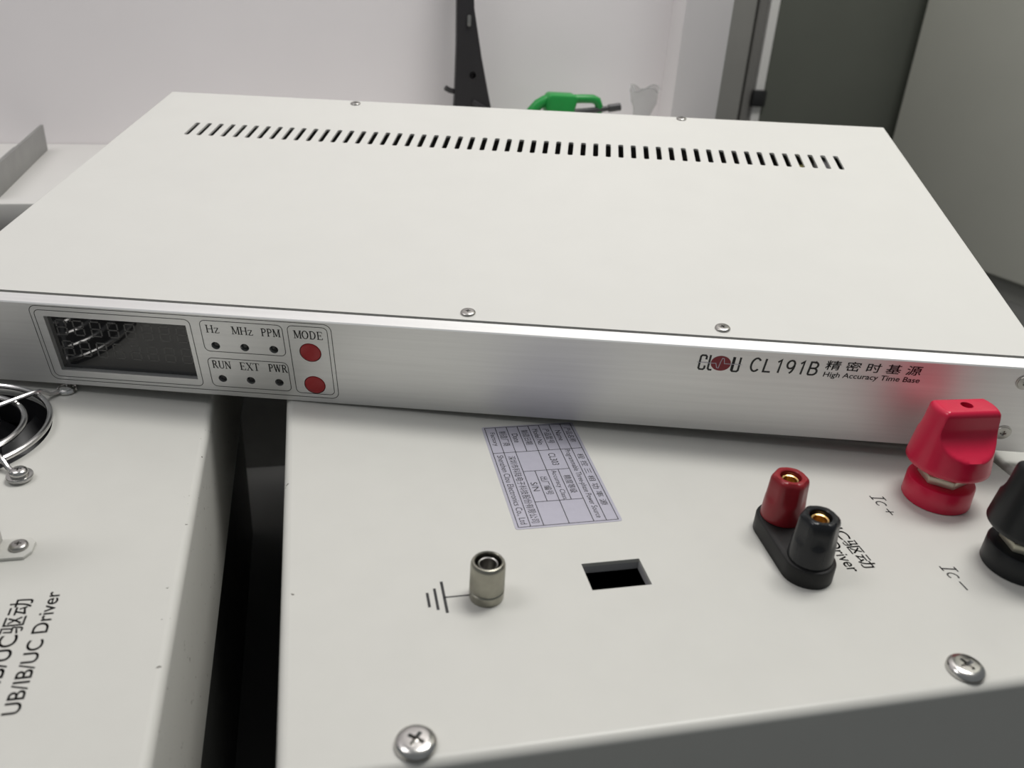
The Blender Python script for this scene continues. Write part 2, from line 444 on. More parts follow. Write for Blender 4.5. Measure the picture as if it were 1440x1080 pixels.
# green clamp
gc = thing('green_clamp', 'bright green plastic clamp with a dark rod on the bench behind', 'clamp', (151.5, 430, BZ))
bm = bmesh.new()
body = [(-12, 0), (12, 0), (10.5, 22), (10, 40), (13, 52), (14, 58), (10, 59), (-10, 59.5), (-13, 58), (-14, 54), (-13.5, 38)]
add_prism(bm, body, -9, 9, 2.4, lambda u, v, w: (u, w, v))
finish(bm, 'clamp_body', M['green'], gc)
bm = bmesh.new(); add_tube(bm, [(-9, 0, 54.5), (-14, 0, 53), (-20, 0, 49.5), (-26, 0, 43), (-29.5, 0, 32), (-31, 0, 4.6)], 4.4, 12, rad=[4.4, 4.8, 4.8, 4.6, 4.5, 4.4]); finish(bm, 'handle', M['green'], gc)
bm = bmesh.new(); add_tube(bm, [(10, 0, 54.8), (20, 0, 55.2), (29, 0, 55.2), (33.5, 0, 53.4), (35.6, 0, 49), (36, 0, 43.5)], 3, 12, rad=[3.9, 3.8, 3.8, 3.8, 3.5, 3.0]); finish(bm, 'trigger', M['green'], gc)
bm = bmesh.new(); add_tube(bm, [(8, -1, 42.5), (20, -1, 44.2), (44, -1, 47.6), (44.2, -1, 47.6), (55, -1, 49.2)], 2, 10, rad=[4, 3.0, 2.3, 3.4, 3.4]); finish(bm, 'rod', M['rod_dark'], gc)

# clear plastic cup
cup = thing('plastic_cup', 'clear crumpled plastic cup beside the green clamp', 'cup', (224, 425, BZ))
bm = bmesh.new()
rings = []
cprof = [(10, 0), (10, 8), (8, 24), (7, 40), (8.5, 48), (11, 56), (12.5, 62), (12, 66)]
def cuppt(r, t, z): return (r * cos(t) * (1 + .12 * sin(5 * t + z * .3)) + 2.5 * z / 60, .8 * r * sin(t) * (1 + .10 * cos(4 * t + z * .2)), z + (2.4 * sin(3 * t) if z > 45 else 0))
for (r, z) in cprof:
    rings.append([bm.verts.new(cuppt(r, 2 * pi * q / 48, z)) for q in range(48)])
loft(bm, rings, False); bm.faces.new(rings[0][::-1])
finish(bm, 'cup_wall', M['clear_plastic'], cup, 60)
bm = bmesh.new()
add_tube(bm, [cuppt(12, 2 * pi * q / 48, 66) for q in range(48)], .5, 6, closed=True)
finish(bm, 'rim', M['clear_plastic'], cup)

# ------------------------------------------------------------------ folded sheet-metal top
def sheet_top(bm, x0, x1, y0, y1, zt, zb, holes, r=3.0, th=1.5):
    """top sheet with real holes and a rolled fold to skirts hanging to zb"""
    rc = r + 0.5
    inner = rrect(x0 + r, x1 - r, y0 + r, y1 - r, 0.5, 6)
    pl = plate_bm(inner, holes, zt - th, zt); join(bm, pl)
    rings = []
    for k in range(7):
        a = radians(90 * k / 6); off = r * (1 - sin(a)); z = zt - r + r * cos(a)
        loop = rrect(x0 + off, x1 - off, y0 + off, y1 - off, max(0.5, rc - off), 6)
        rings.append([bm.verts.new((x, y, z)) for x, y in loop])
    rings.append([bm.verts.new((x, y, zb)) for x, y in rrect(x0, x1, y0, y1, rc, 6)])
    rings.append([bm.verts.new((x, y, zb)) for x, y in rrect(x0 + th, x1 - th, y0 + th, y1 - th, max(.5, rc - th), 6)])
    rings.append([bm.verts.new((x, y, zt - th - .2)) for x, y in rrect(x0 + th, x1 - th, y0 + th, y1 - th, max(.5, rc - th), 6)])
    for A, B in zip(rings[:-1], rings[1:]):
        n = len(A)
        for q in range(n): bm.faces.new([A[q], B[q], B[(q + 1) % n], A[(q + 1) % n]])
    bmesh.ops.recalc_face_normals(bm, faces=list(bm.faces))

# ================================================================== RIGHT CASE
rc_ = thing('power_source_case', 'white sheet metal case with red and black terminals and a silver rating label', 'equipment case', (0, 0, 0))
CX0, CX1, CY0, CY1 = -79.0, 227.6, -179.5, 235.0
bm = bmesh.new()
hole = [(24.3, -119.5), (45.9, -119.5), (45.9, -105.6), (24.3, -105.6)]
sheet_top(bm, CX0, CX1, CY0, CY1, 0, FLOOR + 8, [hole])
finish(bm, 'top_cover', M['case_white_right'], rc_)
bm = bmesh.new(); add_box(bm, CX0 + 4, CX1 - 4, CY0 + 4, CY1 - 4, FLOOR, FLOOR + 14); finish(bm, 'base_pan', M['body_dark'], rc_)
# hidden frame of the cut-out: folded lip
bm = bmesh.new()
for a in ((24.3, 45.9, -105.6, -105.0), (24.3, 45.9, -120.1, -119.5), (23.7, 24.3, -120.1, -105.0), (45.9, 46.5, -120.1, -105.0)):
    add_box(bm, *a, -4.5, -1.5)
finish(bm, 'cutout_lip', M['part_grey'], rc_)

case_screw = cross_screw('cover_screw', pan(5.9, 2.7), 3.3, 1.9, M['steel'])
case_screw.parent = rc_; case_screw.location = Vector((131.3, -171.9, 0)) * S; case_screw.rotation_euler = (0, 0, .3)
copy_part(case_screw, rc_, (-41.8, -172.6, 0), .9)
small_screw = cross_screw('lid_screw', pan(4.0, 2.0), 1.9, 1.2, M['steel_dull'])
small_screw.parent = rc_; small_screw.location = Vector((-15.5, 12.5, 0)) * S

ZI = 0.05
def onlab(u, v): return (v, -u, ZI)              # reads along -y, tops towards +x
# rating label
LX0, LX1, LU0, LU1 = 5.2, 47.0, 10.2, 83.6
bm = bmesh.new(); add_prism(bm, rrect(LX0, LX1, -LU1, -LU0, 1.2, 4), 0.0, 0.12)
lab = finish(bm, 'rating_label', M['label_silver'], rc_, smooth=0)
lab['label'] = 'silver rating label with a printed table'
bm = bmesh.new()
def ol(u, v): return (v, -u, 0.16)
R = [6.5, 11.2, 16.25, 21.2, 26.15, 31.0, 35.9, 40.9, 45.6]       # row lines from the left (bottom) to the right (top)
U = [11.2, 31.6, 46.4, 67.6, 82.4]
LW = 0.32
add_stroke(bm, [(U[0], R[0]), (U[4], R[0]), (U[4], R[8]), (U[0], R[8])], LW, ol, True)
def hl(v, u0, u1): add_stroke(bm, [(u0, v), (u1, v)], LW, ol)
def vl(u, v0, v1): add_stroke(bm, [(u, v0), (u, v1)], LW, ol)
for q in (1, 2, 4, 6, 7): hl(R[q], U[0], U[4])
hl(R[3], U[0], U[1]); hl(R[5], U[0], U[1]); hl(R[3], U[2], U[3]); hl(R[5], U[2], U[3])
vl(U[1], R[0], R[8]); vl(U[2], R[2], R[6]); vl(U[3], R[2], R[6])
def cell(s, u0, u1, row, pad=0.9, cap=True, space=1.0):
    lo, hi = R[row], R[row + 1]
    add_text(bm, s, ol, u0, u1, lo + pad, hi - pad, 0.0, 0, space)
cell('产品名称', 14.5, 26.5, 7); cell('程 控 三 相 功 率 源', 36, 73, 7)
cell('Name', 16.5, 24.8, 6, 1.25); cell('Programmable Three-phase Power Source', 32.2, 80.5, 6, .95)
cell('产品型号', 14.5, 26.5, 5); cell('Model No', 14.2, 27.0, 4, 1.2)
add_text(bm, 'CL303', ol, 34.2, 43.2, 29.6, 32.6)
cell('精度等级', 51, 63.5, 5); cell('Accuracy Class', 47, 67.2, 4, 1.05)
cell('制造日期', 14.5, 26.5, 3); cell('Date', 17, 24.2, 2, 1.2)
cell('出厂编号', 51, 63.5, 3); cell('S/N', 54.5, 60.5, 2, 1.1)
cell('制造厂商', 14.5, 26.5, 1); cell('深圳市科陆电子科技股份有限公司', 34.5, 80.5, 1)
cell('Factory', 15.2, 26, 0, 1.0); cell('Shenzhen Clou Electronics Co., Ltd', 33.5, 80.8, 0, .85)
finish(bm, 'printed_table', M['print_black'], lab, smooth=0)

# printed lettering
bm = bmesh.new()
add_heavy_text(bm, 'IC驱动', onlab, 98.8, 122.4, 126.0, 131.8, .07)
add_heavy_text(bm, 'Driver', onlab, 106.6, 123.4, 119.6, 124.4, .06)
finish(bm, 'driver_lettering', M['print_grey'], rc_, smooth=0)
bm = bmesh.new(); add_serif(bm, 'Ic+', onlab, 80.6, 94.4, 153.8, 159.4, 0.22, 0.0, 1.5)
finish(bm, 'terminal_lettering', M['print_grey'], rc_, smooth=0)
bm = bmesh.new(); add_serif(bm, 'Ic-', onlab, 124.8, 138.4, 155.0, 160.6, 0.22, 0.0, 1.5)
finish(bm, 'terminal_lettering', M['print_grey'], rc_, smooth=0)
bm = bmesh.new()
def onz0(u, v): return (u, v, ZI)
add_stroke(bm, [(-26.0, -115.8), (-17.0, -115.8)], .6, onz0)
add_stroke(bm, [(-26.0, -107.9), (-26.0, -123.2)], 1.0, onz0)
add_stroke(bm, [(-28.75, -111.0), (-28.75, -121.4)], .95, onz0)
add_stroke(bm, [(-31.4, -112.8), (-31.4, -119.8)], .95, onz0)
finish(bm, 'earth_symbol', M['print_black'], rc_, smooth=0)

# earth terminal
bm = bmesh.new()
add_lathe(bm, [(0, 0), (5.75, 0), (5.85, .4), (5.85, 3.2), (5.5, 3.5), (0, 3.5)], 64)
gt = finish(bm, 'earth_terminal', M['nickel'], rc_, loc=(-12.0, -117.0, 0))
gt['label'] = 'nickel knurled earth terminal beside the earth symbol'
bm = bmesh.new()
knurl = lambda t, z: 1 + (0.012 * (1 if int(t / (2 * pi) * 192) % 2 else -1) if 4.4 < z < 13.2 else 0)
add_lathe(bm, [(3.0, 3.5), (5.5, 3.5), (5.75, 3.9), (5.8, 4.5), (5.8, 13.6), (5.65, 14.2), (5.15, 14.9), (4.7, 15.0), (4.45, 14.8), (4.4, 8), (3.0, 8)], 192, rmod=knurl, cap=False)
finish(bm, 'knurled_nut', M['nickel'], gt)
bm = bmesh.new()
add_lathe(bm, [(0, 3), (3.45, 3), (3.45, 13.6), (3.2, 13.9), (2.85, 13.7), (2.8, 6), (0, 6)], 48)
finish(bm, 'socket', M['steel_dull'], gt)

# twin binding post
tw = bmesh.new()
A = Vector((104.6, -97.2)); B = Vector((103.4, -121.2)); ax = (B - A).normalized(); nx = Vector((-ax.y, ax.x)); RB = 9.3
def stadium(r, z):
    out = []
    a0 = math.atan2(-ax.y, -ax.x)
    for k_ in range(17): t = a0 - pi / 2 + pi * k_ / 16; out.append((A.x + r * cos(t), A.y + r * sin(t), z))
    for k_ in range(17): t = a0 + pi / 2 + pi * k_ / 16; out.append((B.x + r * cos(t), B.y + r * sin(t), z))
    return out
rings = [[tw.verts.new(p) for p in stadium(r, z)] for r, z in ((RB, 0), (RB, 6.2), (RB - .25, 6.8), (RB - .9, 7.1))]
loft(tw, rings)
twin = finish(tw, 'twin_binding_post', M['base_black'], rc_)
twin['label'] = 'black base plate with one red and one black binding post'
def small_post(name, c, m, lab_, rot):
    bm = bmesh.new(); seg = 64; rings = []
    H0, H1 = 7.1, 25.2
    def rad(t, z):
        f = (z - H0) / (H1 - H0)
        rr = 7.95 - 1.05 * f
        if f < .42: return rr
        g = min(1, (f - .42) / .12)
        w = rr * cos(pi / 6) / cos(((t + rot) % (pi / 3)) - pi / 6) * 1.06
        return rr * (1 - g) + min(rr, w) * g
    zs = [7.1, 7.4, 9, 12, 14.6, 15.2, 16.0, 17.0, 20, 23.2, 24.3, 24.9]
    for z in zs:
        e = 1.0 if z < 23.5 else (0.965 if z < 24.5 else 0.90)
        if z == 7.1: e = .97
        rings.append([bm.verts.new((rad(2 * pi * k_ / seg, z) * e * cos(2 * pi * k_ / seg), rad(2 * pi * k_ / seg, z) * e * sin(2 * pi * k_ / seg), z)) for k_ in range(seg)])
    for r, z in ((5.6, 25.2), (4.3, 25.2), (3.9, 24.9), (3.7, 20), (0.0, 20)):
        rings.append([bm.verts.new((r * cos(2 * pi * k_ / seg), r * sin(2 * pi * k_ / seg), z)) for k_ in range(seg)] if r else [bm.verts.new((0, 0, z))])
    loft(bm, rings, True)
    o = finish(bm, name, m, twin, loc=(c.x, c.y, 0)); o['label'] = lab_
    bm = bmesh.new(); add_lathe(bm, [(0, 20), (3.3, 20), (3.3, 23.3), (3.0, 23.6), (2.5, 23.4), (2.4, 21), (0, 21)], 40)
    return o, bm
o, bm2 = small_post('post_cap', A, M['post_red'], 'red hexagonal post cap', .35)
finish(bm2, 'brass_socket', M['brass'], twin, loc=(A.x, A.y, 0))
o, bm2 = small_post('post_cap', B, M['post_black'], 'black hexagonal post cap', .35)
finish(bm2, 'brass_socket', M['brass'], twin, loc=(B.x, B.y, 0))

# big binding posts
def big_post(c, m, lab_, rot):
    bm = bmesh.new()
    add_lathe(bm, [(0, 0), (12.9, 0), (13.3, .4), (13.1, 8.6), (12.7, 9.3), (12.0, 9.6), (0, 9.6)], 72)
    base = finish(bm, 'binding_post', m, rc_, loc=(c[0], c[1], 0)); base['label'] = lab_
    bm = bmesh.new()
    add_prism(bm, [(9.6 * cos(radians(60 * q + 20)), 9.6 * sin(radians(60 * q + 20))) for q in range(6)], 9.6, 13.0, .5)
    add_lathe(bm, [(0, 13.0), (8.2, 13.0), (8.2, 14.8), (6.5, 15.0), (6.5, 18.5), (0, 18.5)], 40)
    finish(bm, 'hex_nut', M['pale_brass'], base)
    bm = bmesh.new(); seg = 120; rings = []
    Z0, ZL, ZT = 17.2, 25.0, 43.4
    def R_(z): f = (z - Z0) / (ZT - Z0); return 16.0 - 3.4 * f
    def T_(z):
        if z <= ZL: return 99
        f = (z - ZL) / (ZT - ZL)
        return 6.0 + 10.5 * max(0, 1 - f / 0.66) ** 2.6
    zs = [Z0, Z0 + .5, Z0 + 2, Z0 + 5, ZL - .4, ZL] + [ZL + .01 + (ZT - 2.2 - ZL) * q / 22 for q in range(23)] + [ZT - 1.3, ZT - .55, ZT - .12, ZT]
    for z in zs:
        R0, T0 = R_(z), T_(z); ins = 0.0
        if z == Z0: ins = .5
        if z > ZT - 2.2: d = (z - (ZT - 2.2)) / 2.2; ins = 1.9 * (1 - math.sqrt(max(0, 1 - d * d)))
        ring = []
        for q in range(seg):
            t = 2 * pi * q / seg
            x = (R0 - ins) * cos(t); y = (R0 - ins) * sin(t)
            Tm = max(T0 - ins, 2)
            # soft clamp so the flat meets the rounded end smoothly
            if abs(y) > Tm: y = math.copysign(Tm, y)
            ring.append(bm.verts.new((x, y, z)))
        rings.append(ring)
    loft(bm, rings, True)
    for v in bm.verts: v.co = Matrix.Rotation(rot, 3, 'Z') @ v.co
    o = finish(bm, 'knob', m, base, 50)
    h = bmesh.new(); add_lathe(h, [(0, 36), (2.4, 36), (2.4, 46), (0, 46)], 32)
    co = finish(h, 'cutter', m, base)
    md = o.modifiers.new('b', 'BOOLEAN'); md.operation = 'DIFFERENCE'; md.object = co; md.solver = 'EXACT'
    dg = bpy.context.evaluated_depsgraph_get(); dg.update()
    me = bpy.data.meshes.new_from_object(o.evaluated_get(dg), depsgraph=dg)
    o.modifiers.clear(); o.data = me; me.name = 'knob'
    me.materials.clear(); me.materials.append(m)
    me.polygons.foreach_set('material_index', [0] * len(me.polygons))
    me.set_sharp_from_angle(angle=radians(50))
    bpy.data.objects.remove(co)
    return base
big_post((181.8, -84.8), M['knob_red'], 'large red binding post with a winged knob', radians(-3))
big_post((186.2, -128.5), M['knob_black'], 'large black binding post with a winged knob', radians(-3))

# ================================================================== LEFT CASE
LZ = -6
lc = thing('driver_case', 'white sheet metal case at left with a fan opening and wire guard', 'equipment case', (0, 0, LZ))
FCX, FCY, FR = -216.5, 18.3, 38.5
L0, L1, L2, L3 = -430, -112.2, -240, 235
bm = bmesh.new(); sheet_top(bm, L0, L1, L2, L3, 0, -71.8, [circ(FCX, FCY, FR, 64)], r=3.2)
finish(bm, 'top_cover', M['case_white_left'], lc)
bm = bmesh.new(); add_box(bm, L0 + 6, L1 - 9, L2 + 6, L3 - 6, FLOOR - LZ, -72.0); finish(bm, 'chassis', M['body_dark'], lc)
# fan
fan = bmesh.new()
join(fan, plate_bm(rrect(FCX - 41, FCX + 41, FCY - 41, FCY + 41, 4), [circ(FCX, FCY, 38.3, 64)], -16, -1.6))
add_lathe(fan, [(0, -26), (39, -26), (39, -24), (0, -24)], 48, FCX, FCY)
fan = finish(fan, 'cooling_fan', M['fan_black'], lc)
bm = bmesh.new(); add_lathe(bm, [(0, -24), (17, -24), (17, -6), (16, -5), (0, -5)], 48, FCX, FCY); finish(bm, 'fan_hub', M['fan_black'], fan)
bm = bmesh.new()
N = 8; row = []
for q in range(N + 1):
    r = 16.5 + (36.5 - 16.5) * q / N; a = .45 * q / N
    row.append([(r * cos(a + s * (.36 + .0 * q)), r * sin(a + s * .36), -14 + s * 7) for s in (-1, -.33, .33, 1)])
for a_, b_ in zip(row[:-1], row[1:]):
    for q in range(3):
        bm.faces.new([bm.verts.new(p) for p in (a_[q], b_[q], b_[q + 1], a_[q + 1])])
bmesh.ops.remove_doubles(bm, verts=list(bm.verts), dist=.001)
bmesh.ops.solidify(bm, geom=list(bm.faces), thickness=1.2)
blade = finish(bm, 'fan_blade', M['fan_black'], fan, loc=(FCX, FCY, 0))
for q in range(1, 7): copy_part(blade, fan, (FCX, FCY, 0), 2 * pi * q / 7)
# guard
gd = bmesh.new()
for r in (38.2, 28.2, 17.8, 8.2):
    add_tube(gd, [(FCX + r * cos(2 * pi * q / 72), FCY + r * sin(2 * pi * q / 72), 3.4) for q in range(72)], 1.3, 10, closed=True)
guard = finish(gd, 'fan_guard', M['chrome'], lc)
S1 = Vector((-180.4, -18.6)); S2 = Vector((-178.6, 53.2))
S3 = Vector((2 * FCX - S2.x, 2 * FCY - S2.y)); S4 = Vector((2 * FCX - S1.x, 2 * FCY - S1.y))
C0 = Vector((FCX, FCY))
for s in (S1, S2, S3, S4):
    d = (s - C0).normalized(); L = (s - C0).length; bm = bmesh.new()
    pts = []
    for rr, z in ((4, 5.4), (20, 5.4), (36.5, 5.4), (39, 5.2), (41, 4.2), (43.5, 2.0), (L - 3.5, 1.0)):
        p = C0 + d * rr; pts.append((p.x, p.y, z))
    a0 = math.atan2(-d.y, -d.x)
    for q in range(0, 19):
        t = a0 + 2 * pi * q / 18 * .94; pts.append((s.x + 3.3 * cos(t), s.y + 3.3 * sin(t), 1.0))
    add_tube(bm, pts, 1.15, 10); finish(bm, 'guard_spoke', M['chrome'], guard)
bm_prof = [(0, 0.05), (4.9, 0.05), (5.0, 0.4), (4.8, .8), (3.4, .9), (3.5, 1.7), (3.3, 2.5), (2.6, 3.2), (1.4, 3.5), (0, 3.55)]
fs = cross_screw('guard_screw', bm_prof, 1.9, 1.3, M['steel'])
fs.parent = lc; fs.location = Vector((S1.x, S1.y, 1.6)) * S
copy_part(fs, lc, (S3.x, S3.y, 1.6), .4)
copy_part(fs, lc, (S4.x, S4.y, 1.6), .7)
low = cross_screw('guard_screw', [(0, 0.05), (4.5, 0.05), (4.6, 0.4), (4.4, .8), (3.1, .9), (3.2, 1.6), (2.8, 2.2), (1.5, 2.5), (0, 2.55)], 1.7, 1.1, M['steel'])
low.parent = lc; low.location = Vector((S2.x, S2.y, 0.3)) * S
# white handle with its bolted foot
hb = bmesh.new()
HZ = 58
foot = [(-176, -69.6), (-166.6, -69.6), (-164.6, -66.5), (-164.6, -61), (-166.6, -58.6), (-176, -58.6)]
add_prism(hb, foot, 0, 1.3, .25)
add_box(hb, -177.2, -175.9, -69.6, -58.6, 0, HZ, .3)
add_box(hb, -262, -175.9, -69.6, -58.6, HZ - 1.3, HZ, .3)
add_box(hb, -262.0, -260.7, -69.6, -58.6, 0, HZ, .3)
add_box(hb, -273, -261, -69.6, -58.6, 0, 1.3, .25)
handle = finish(hb, 'carry_handle', M['case_white'], lc)
handle['label'] = 'white bent sheet handle'
hs = cross_screw('handle_screw', pan(3.2, 1.7), 1.6, 1.1, M['steel_dull'])
hs.parent = handle; hs.location = Vector((-169.4, -63.8, 1.3)) * S
copy_part(hs, handle, (-268, -63.8, 1.3))
# lettering, reads along +y with tops towards -x
bm = bmesh.new()
def onl(u, v): return (-v, u, ZI)
add_heavy_text(bm, 'UB/IB/UC Driver', onl, -139.4, -88.0, 150.6, 155.3, .07)
finish(bm, 'driver_lettering', M['print_grey'], lc, smooth=0)
bm = bmesh.new(); add_heavy_text(bm, 'UB/IB/UC驱动', onl, -140.0, -90.4, 158.2, 165.0, .07)
finish(bm, 'driver_lettering', M['print_grey'], lc, smooth=0)

# third case, just showing right of the seam
oc = thing('neighbour_case', 'white case edge right of the dark seam beside the big red terminal', 'equipment case', (0, 0, 0))
bm = bmesh.new(); sheet_top(bm, 230.0, 285, -179.5, 10, 0, FLOOR + 8, [], r=2.0); finish(bm, 'top_cover', M['case_white'], oc)
bm = bmesh.new(); add_box(bm, 234, 281, -175, 6, FLOOR, FLOOR + 14); finish(bm, 'base_pan', M['body_dark'], oc)

# ================================================================== THE INSTRUMENT
inst = thing('time_base_instrument', 'flat white rack instrument with a brushed aluminium front lying across the two cases', 'instrument')
inst.matrix_world = Matrix.Translation(Vector(INST_ORG) * S) @ Mroom.to_4x4()
W2, D, ZC, YF = 240.9, 277.9, 43.0, 9.7
SP, SX0, SY0, SY1, SW = 7.6614, -200.546, 201.1, 222.0, 3.15
slots = [rrect(SX0 + SP * q - SW / 2, SX0 + SP * q + SW / 2, SY0, SY1, 1.2, 4) for q in range(53)]
bm = bmesh.new()
r = 1.2
pl = plate_bm([(-W2 + r, YF), (W2 - r, YF), (W2 - r, D - r), (-W2 + r, D - r)], slots, ZC - 1.2, ZC); join(bm, pl)
path = []
def prof_at(a): return r * (1 - sin(a)), ZC - r + r * cos(a)
rows = []
for q in range(6):
    off, z = prof_at(radians(90 * q / 5)); rows.append((off, z))
rows.append((0, 1.0)); rows.append((1.2, 1.0)); rows.append((1.2, ZC - 1.4))
rings = [[bm.verts.new(p) for p in ((-W2 + o_, YF, z), (-W2 + o_, D - o_, z), (W2 - o_, D - o_, z), (W2 - o_, YF, z))] for o_, z in rows]
for A_, B_ in zip(rings[:-1], rings[1:]):
    for q in range(3): bm.faces.new([A_[q], B_[q], B_[q + 1], A_[q + 1]])
bmesh.ops.recalc_face_normals(bm, faces=list(bm.faces))
finish(bm, 'top_cover', M['cover_white'], inst)
bm = bmesh.new()
add_box(bm, -W2 + 2, W2 - 2, YF - .9, D - 2, 1.0, 2.2); add_box(bm, -W2 + 2, W2 - 2, YF - .9, YF + .3, 2.2, ZC - 1.5)
finish(bm, 'chassis', M['inside_dark'], inst, smooth=0)
bm = bmesh.new(); add_tube(bm, [(160, 190, 36), (164, 203, 38), (168, 206, 38.5), (172, 198, 36)], 1.4, 8); finish(bm, 'wire', M['part_red'], inst)
bm = bmesh.new(); add_box(bm, 171.6, 179, 205, 217, 3, 38.5, .6); finish(bm, 'terminal_block', M['part_olive'], inst)
bm = bmesh.new(); add_box(bm, 186.5, 197, 209, 234, 3, 39, .6); finish(bm, 'transformer', M['part_grey'], inst)

# front panel
PH = 43.4
fnp = lambda x, z, y: (x, y, z)
disp = [(-186.0, 8.0), (-122.0, 8.0), (-122.0, 36.9), (-186.0, 36.9)]
leds = [(-110.3 + 13.03 * q, z) for z in (27.3, 9.45) for q in range(3)]
btns = [(-68.0, 27.0), (-68.0, 9.5)]
holes = [disp] + [circ(x, z, 1.95, 28) for x, z in leds] + [circ(x, z, 4.85, 40) for x, z in btns]
bm = bmesh.new()
CH = 0.5
join(bm, plate_bm([(-247, 0), (247, 0), (247, PH - CH), (-247, PH - CH)], holes, 0, 7.2, fnp))
v = [bm.verts.new(p) for p in ((-247, 0, PH - CH), (247, 0, PH - CH), (247, CH, PH), (-247, CH, PH), (247, 7.2, PH), (-247, 7.2, PH), (247, 7.2, PH - CH), (-247, 7.2, PH - CH))]
bm.faces.new([v[0], v[1], v[2], v[3]]); bm.faces.new([v[3], v[2], v[4], v[5]]); bm.faces.new([v[5], v[4], v[6], v[7]])
bm.faces.new([v[0], v[3], v[5], v[7]]); bm.faces.new([v[1], v[6], v[4], v[2]])
panel = finish(bm, 'front_panel', M['aluminium'], inst, smooth=0)
panel['label'] = 'brushed aluminium front panel'
fp = lambda u, w: (u, -0.05, w)
bm = bmesh.new()
lw = .30
add_rect_line(bm, -191.6, -57.6, 2.6, 42.1, 3.4, lw, fp)
add_rect_line(bm, -189.8, -119.9, 4.4, 40.0, 2.6, lw, fp)
add_rect_line(bm, -115.5, -79.1, 24.2, 40.2, 2.4, lw, fp)
add_rect_line(bm, -115.5, -79.1, 5.0, 20.6, 2.4, lw, fp)
add_rect_line(bm, -76.8, -59.4, 4.6, 40.4, 2.2, lw, fp)
finish(bm, 'printed_outline', M['print_black'], panel, smooth=0)
bm = bmesh.new()
add_serif(bm, 'Hz', fp, -113.3, -107.1, 34.0, 38.0)
add_serif(bm, 'MHz', fp, -101.8, -92.2, 34.0, 38.0)
add_serif(bm, 'PPM', fp, -88.8, -80.2, 34.0, 38.0)
add_serif(bm, 'RUN', fp, -113.8, -105.1, 15.1, 19.2)
add_serif(bm, 'EXT', fp, -101.2, -92.1, 15.1, 19.2)
add_serif(bm, 'PWR', fp, -88.2, -79.4, 15.2, 19.3)
add_serif(bm, 'MODE', fp, -74.4, -61.4, 34.1, 38.2)
finish(bm, 'indicator_lettering', M['print_black'], panel, smooth=0)
bm = bmesh.new()
def glyphs(bm, items, x, y, h, wd, sl):
    for w_, strokes in items:
        for pts in strokes: add_stroke(bm, [(x + px * w_ + sl * py * h, y + py * h) for px, py in pts], wd, fp)
        x += w_ + 1.62
ONE = [[(.15, .80), (.62, .98), (.62, 0)]]
glyphs(bm, [(4.0, [arc(.52, .5, .46, .49, 40, 320, 22)]), (3.1, [[(.06, 1), (.06, .03), (1, .03)]]), (2.6, ONE),
            (3.5, [arc(.48, .69, .42, .30, 0, 360, 24), [(.90, .66)] + arc(.42, .55, .48, .53, 0, -75, 8)]), (2.6, ONE),
            (3.7, [[(.06, .03), (.06, .97), (.5, .97)] + arc(.5, .745, .36, .225, 90, -90, 10) + [(.06, .52)], [(.5, .52)] + arc(.52, .275, .42, .245, 90, -90, 10) + [(.04, .03)]])],
       119.8, 33.0, 6.7, .86, .10)
finish(bm, 'model_lettering', M['print_black'], panel, smooth=0)
bm = bmesh.new()
add_heavy_text(bm, '精 密 时 基 源', fp, 150.4, 189.2, 36.3, 41.0, .06, shear=.08)
finish(bm, 'title_lettering', M['print_black'], panel, smooth=0)
bm = bmesh.new()
add_heavy_text(bm, 'High Accuracy Time Base', fp, 150.4, 189.6, 31.9, 35.2, .05, shear=.1)
finish(bm, 'title_lettering', M['print_black'], panel, smooth=0)
# maker's mark: condensed letters around a red oval crossed by a pulse line
bm = bmesh.new()
w = .85
sl = .06
def ls(pts): add_stroke(bm, [(x + sl * (z - 36), z) for x, z in pts], w, fp)
ls([(101.5, 37.4), (101.5, 38.8), (101.0, 39.4), (99.6, 39.4), (99.1, 38.8), (99.1, 32.9), (99.6, 32.3), (101.0, 32.3), (101.5, 32.9), (101.5, 34.3)])
ls([(103.0, 39.7), (103.0, 32.9), (103.5, 32.3), (104.7, 32.3)])
ls([(112.7, 39.5), (112.7, 32.9), (113.2, 32.3), (115.0, 32.3), (115.5, 32.9), (115.5, 39.5)])
ls([(113.05, 39.5), (113.05, 32.8)])
finish(bm, 'logo_letters', M['print_black'], panel, smooth=0)
bm = bmesh.new()
bm.faces.new([bm.verts.new((107.8 + 4.15 * cos(t), -0.08, 35.9 + 3.75 * sin(t))) for t in [2 * pi * q / 40 for q in range(40)]])
finish(bm, 'logo_oval', M['logo_red'], panel, smooth=0)
bm = bmesh.new()
fq = lambda u, w_: (u, -0.11, w_)
add_stroke(bm, [(98.0, 35.8), (104.6, 35.8), (105.8, 35.8), (106.4, 33.6), (107.1, 33.5), (107.6, 36.5), (108.2, 38.6), (108.9, 38.4), (109.3, 35.9), (110.2, 35.9), (116.6, 35.9)], .28, fq)
finish(bm, 'logo_pulse', M['label_silver'], panel, smooth=0)

# display
bm = bmesh.new(); add_box(bm, -187, -121, 2.4, 5, 7, 37.9); window = finish(bm, 'display_window', M['glass_dark'], inst, smooth=0)
window['label'] = 'dark glass display window'
def digit_mesh(x, z, h, w_):
    bm = bmesh.new(); g = .3; wd = .75
    f_ = lambda u, v_: (x + u + v_ * .05, 2.36, z + v_)
    hh = h / 2
    for pts in ([(g, h), (w_ - g, h)], [(g, hh), (w_ - g, hh)], [(g, 0), (w_ - g, 0)], [(0, hh + g), (0, h - g)], [(w_, hh + g), (w_, h - g)], [(0, g), (0, hh - g)], [(w_, g), (w_, hh - g)]):
        add_stroke(bm, pts, wd, f_)
    return bm
for z in (26.2, 15.0):
    for q in range(8):
        finish(digit_mesh(-183.2 + 7.85 * q, z, 7.6, 4.4), 'segment_digit', M['digit_grey'], window, smooth=0)
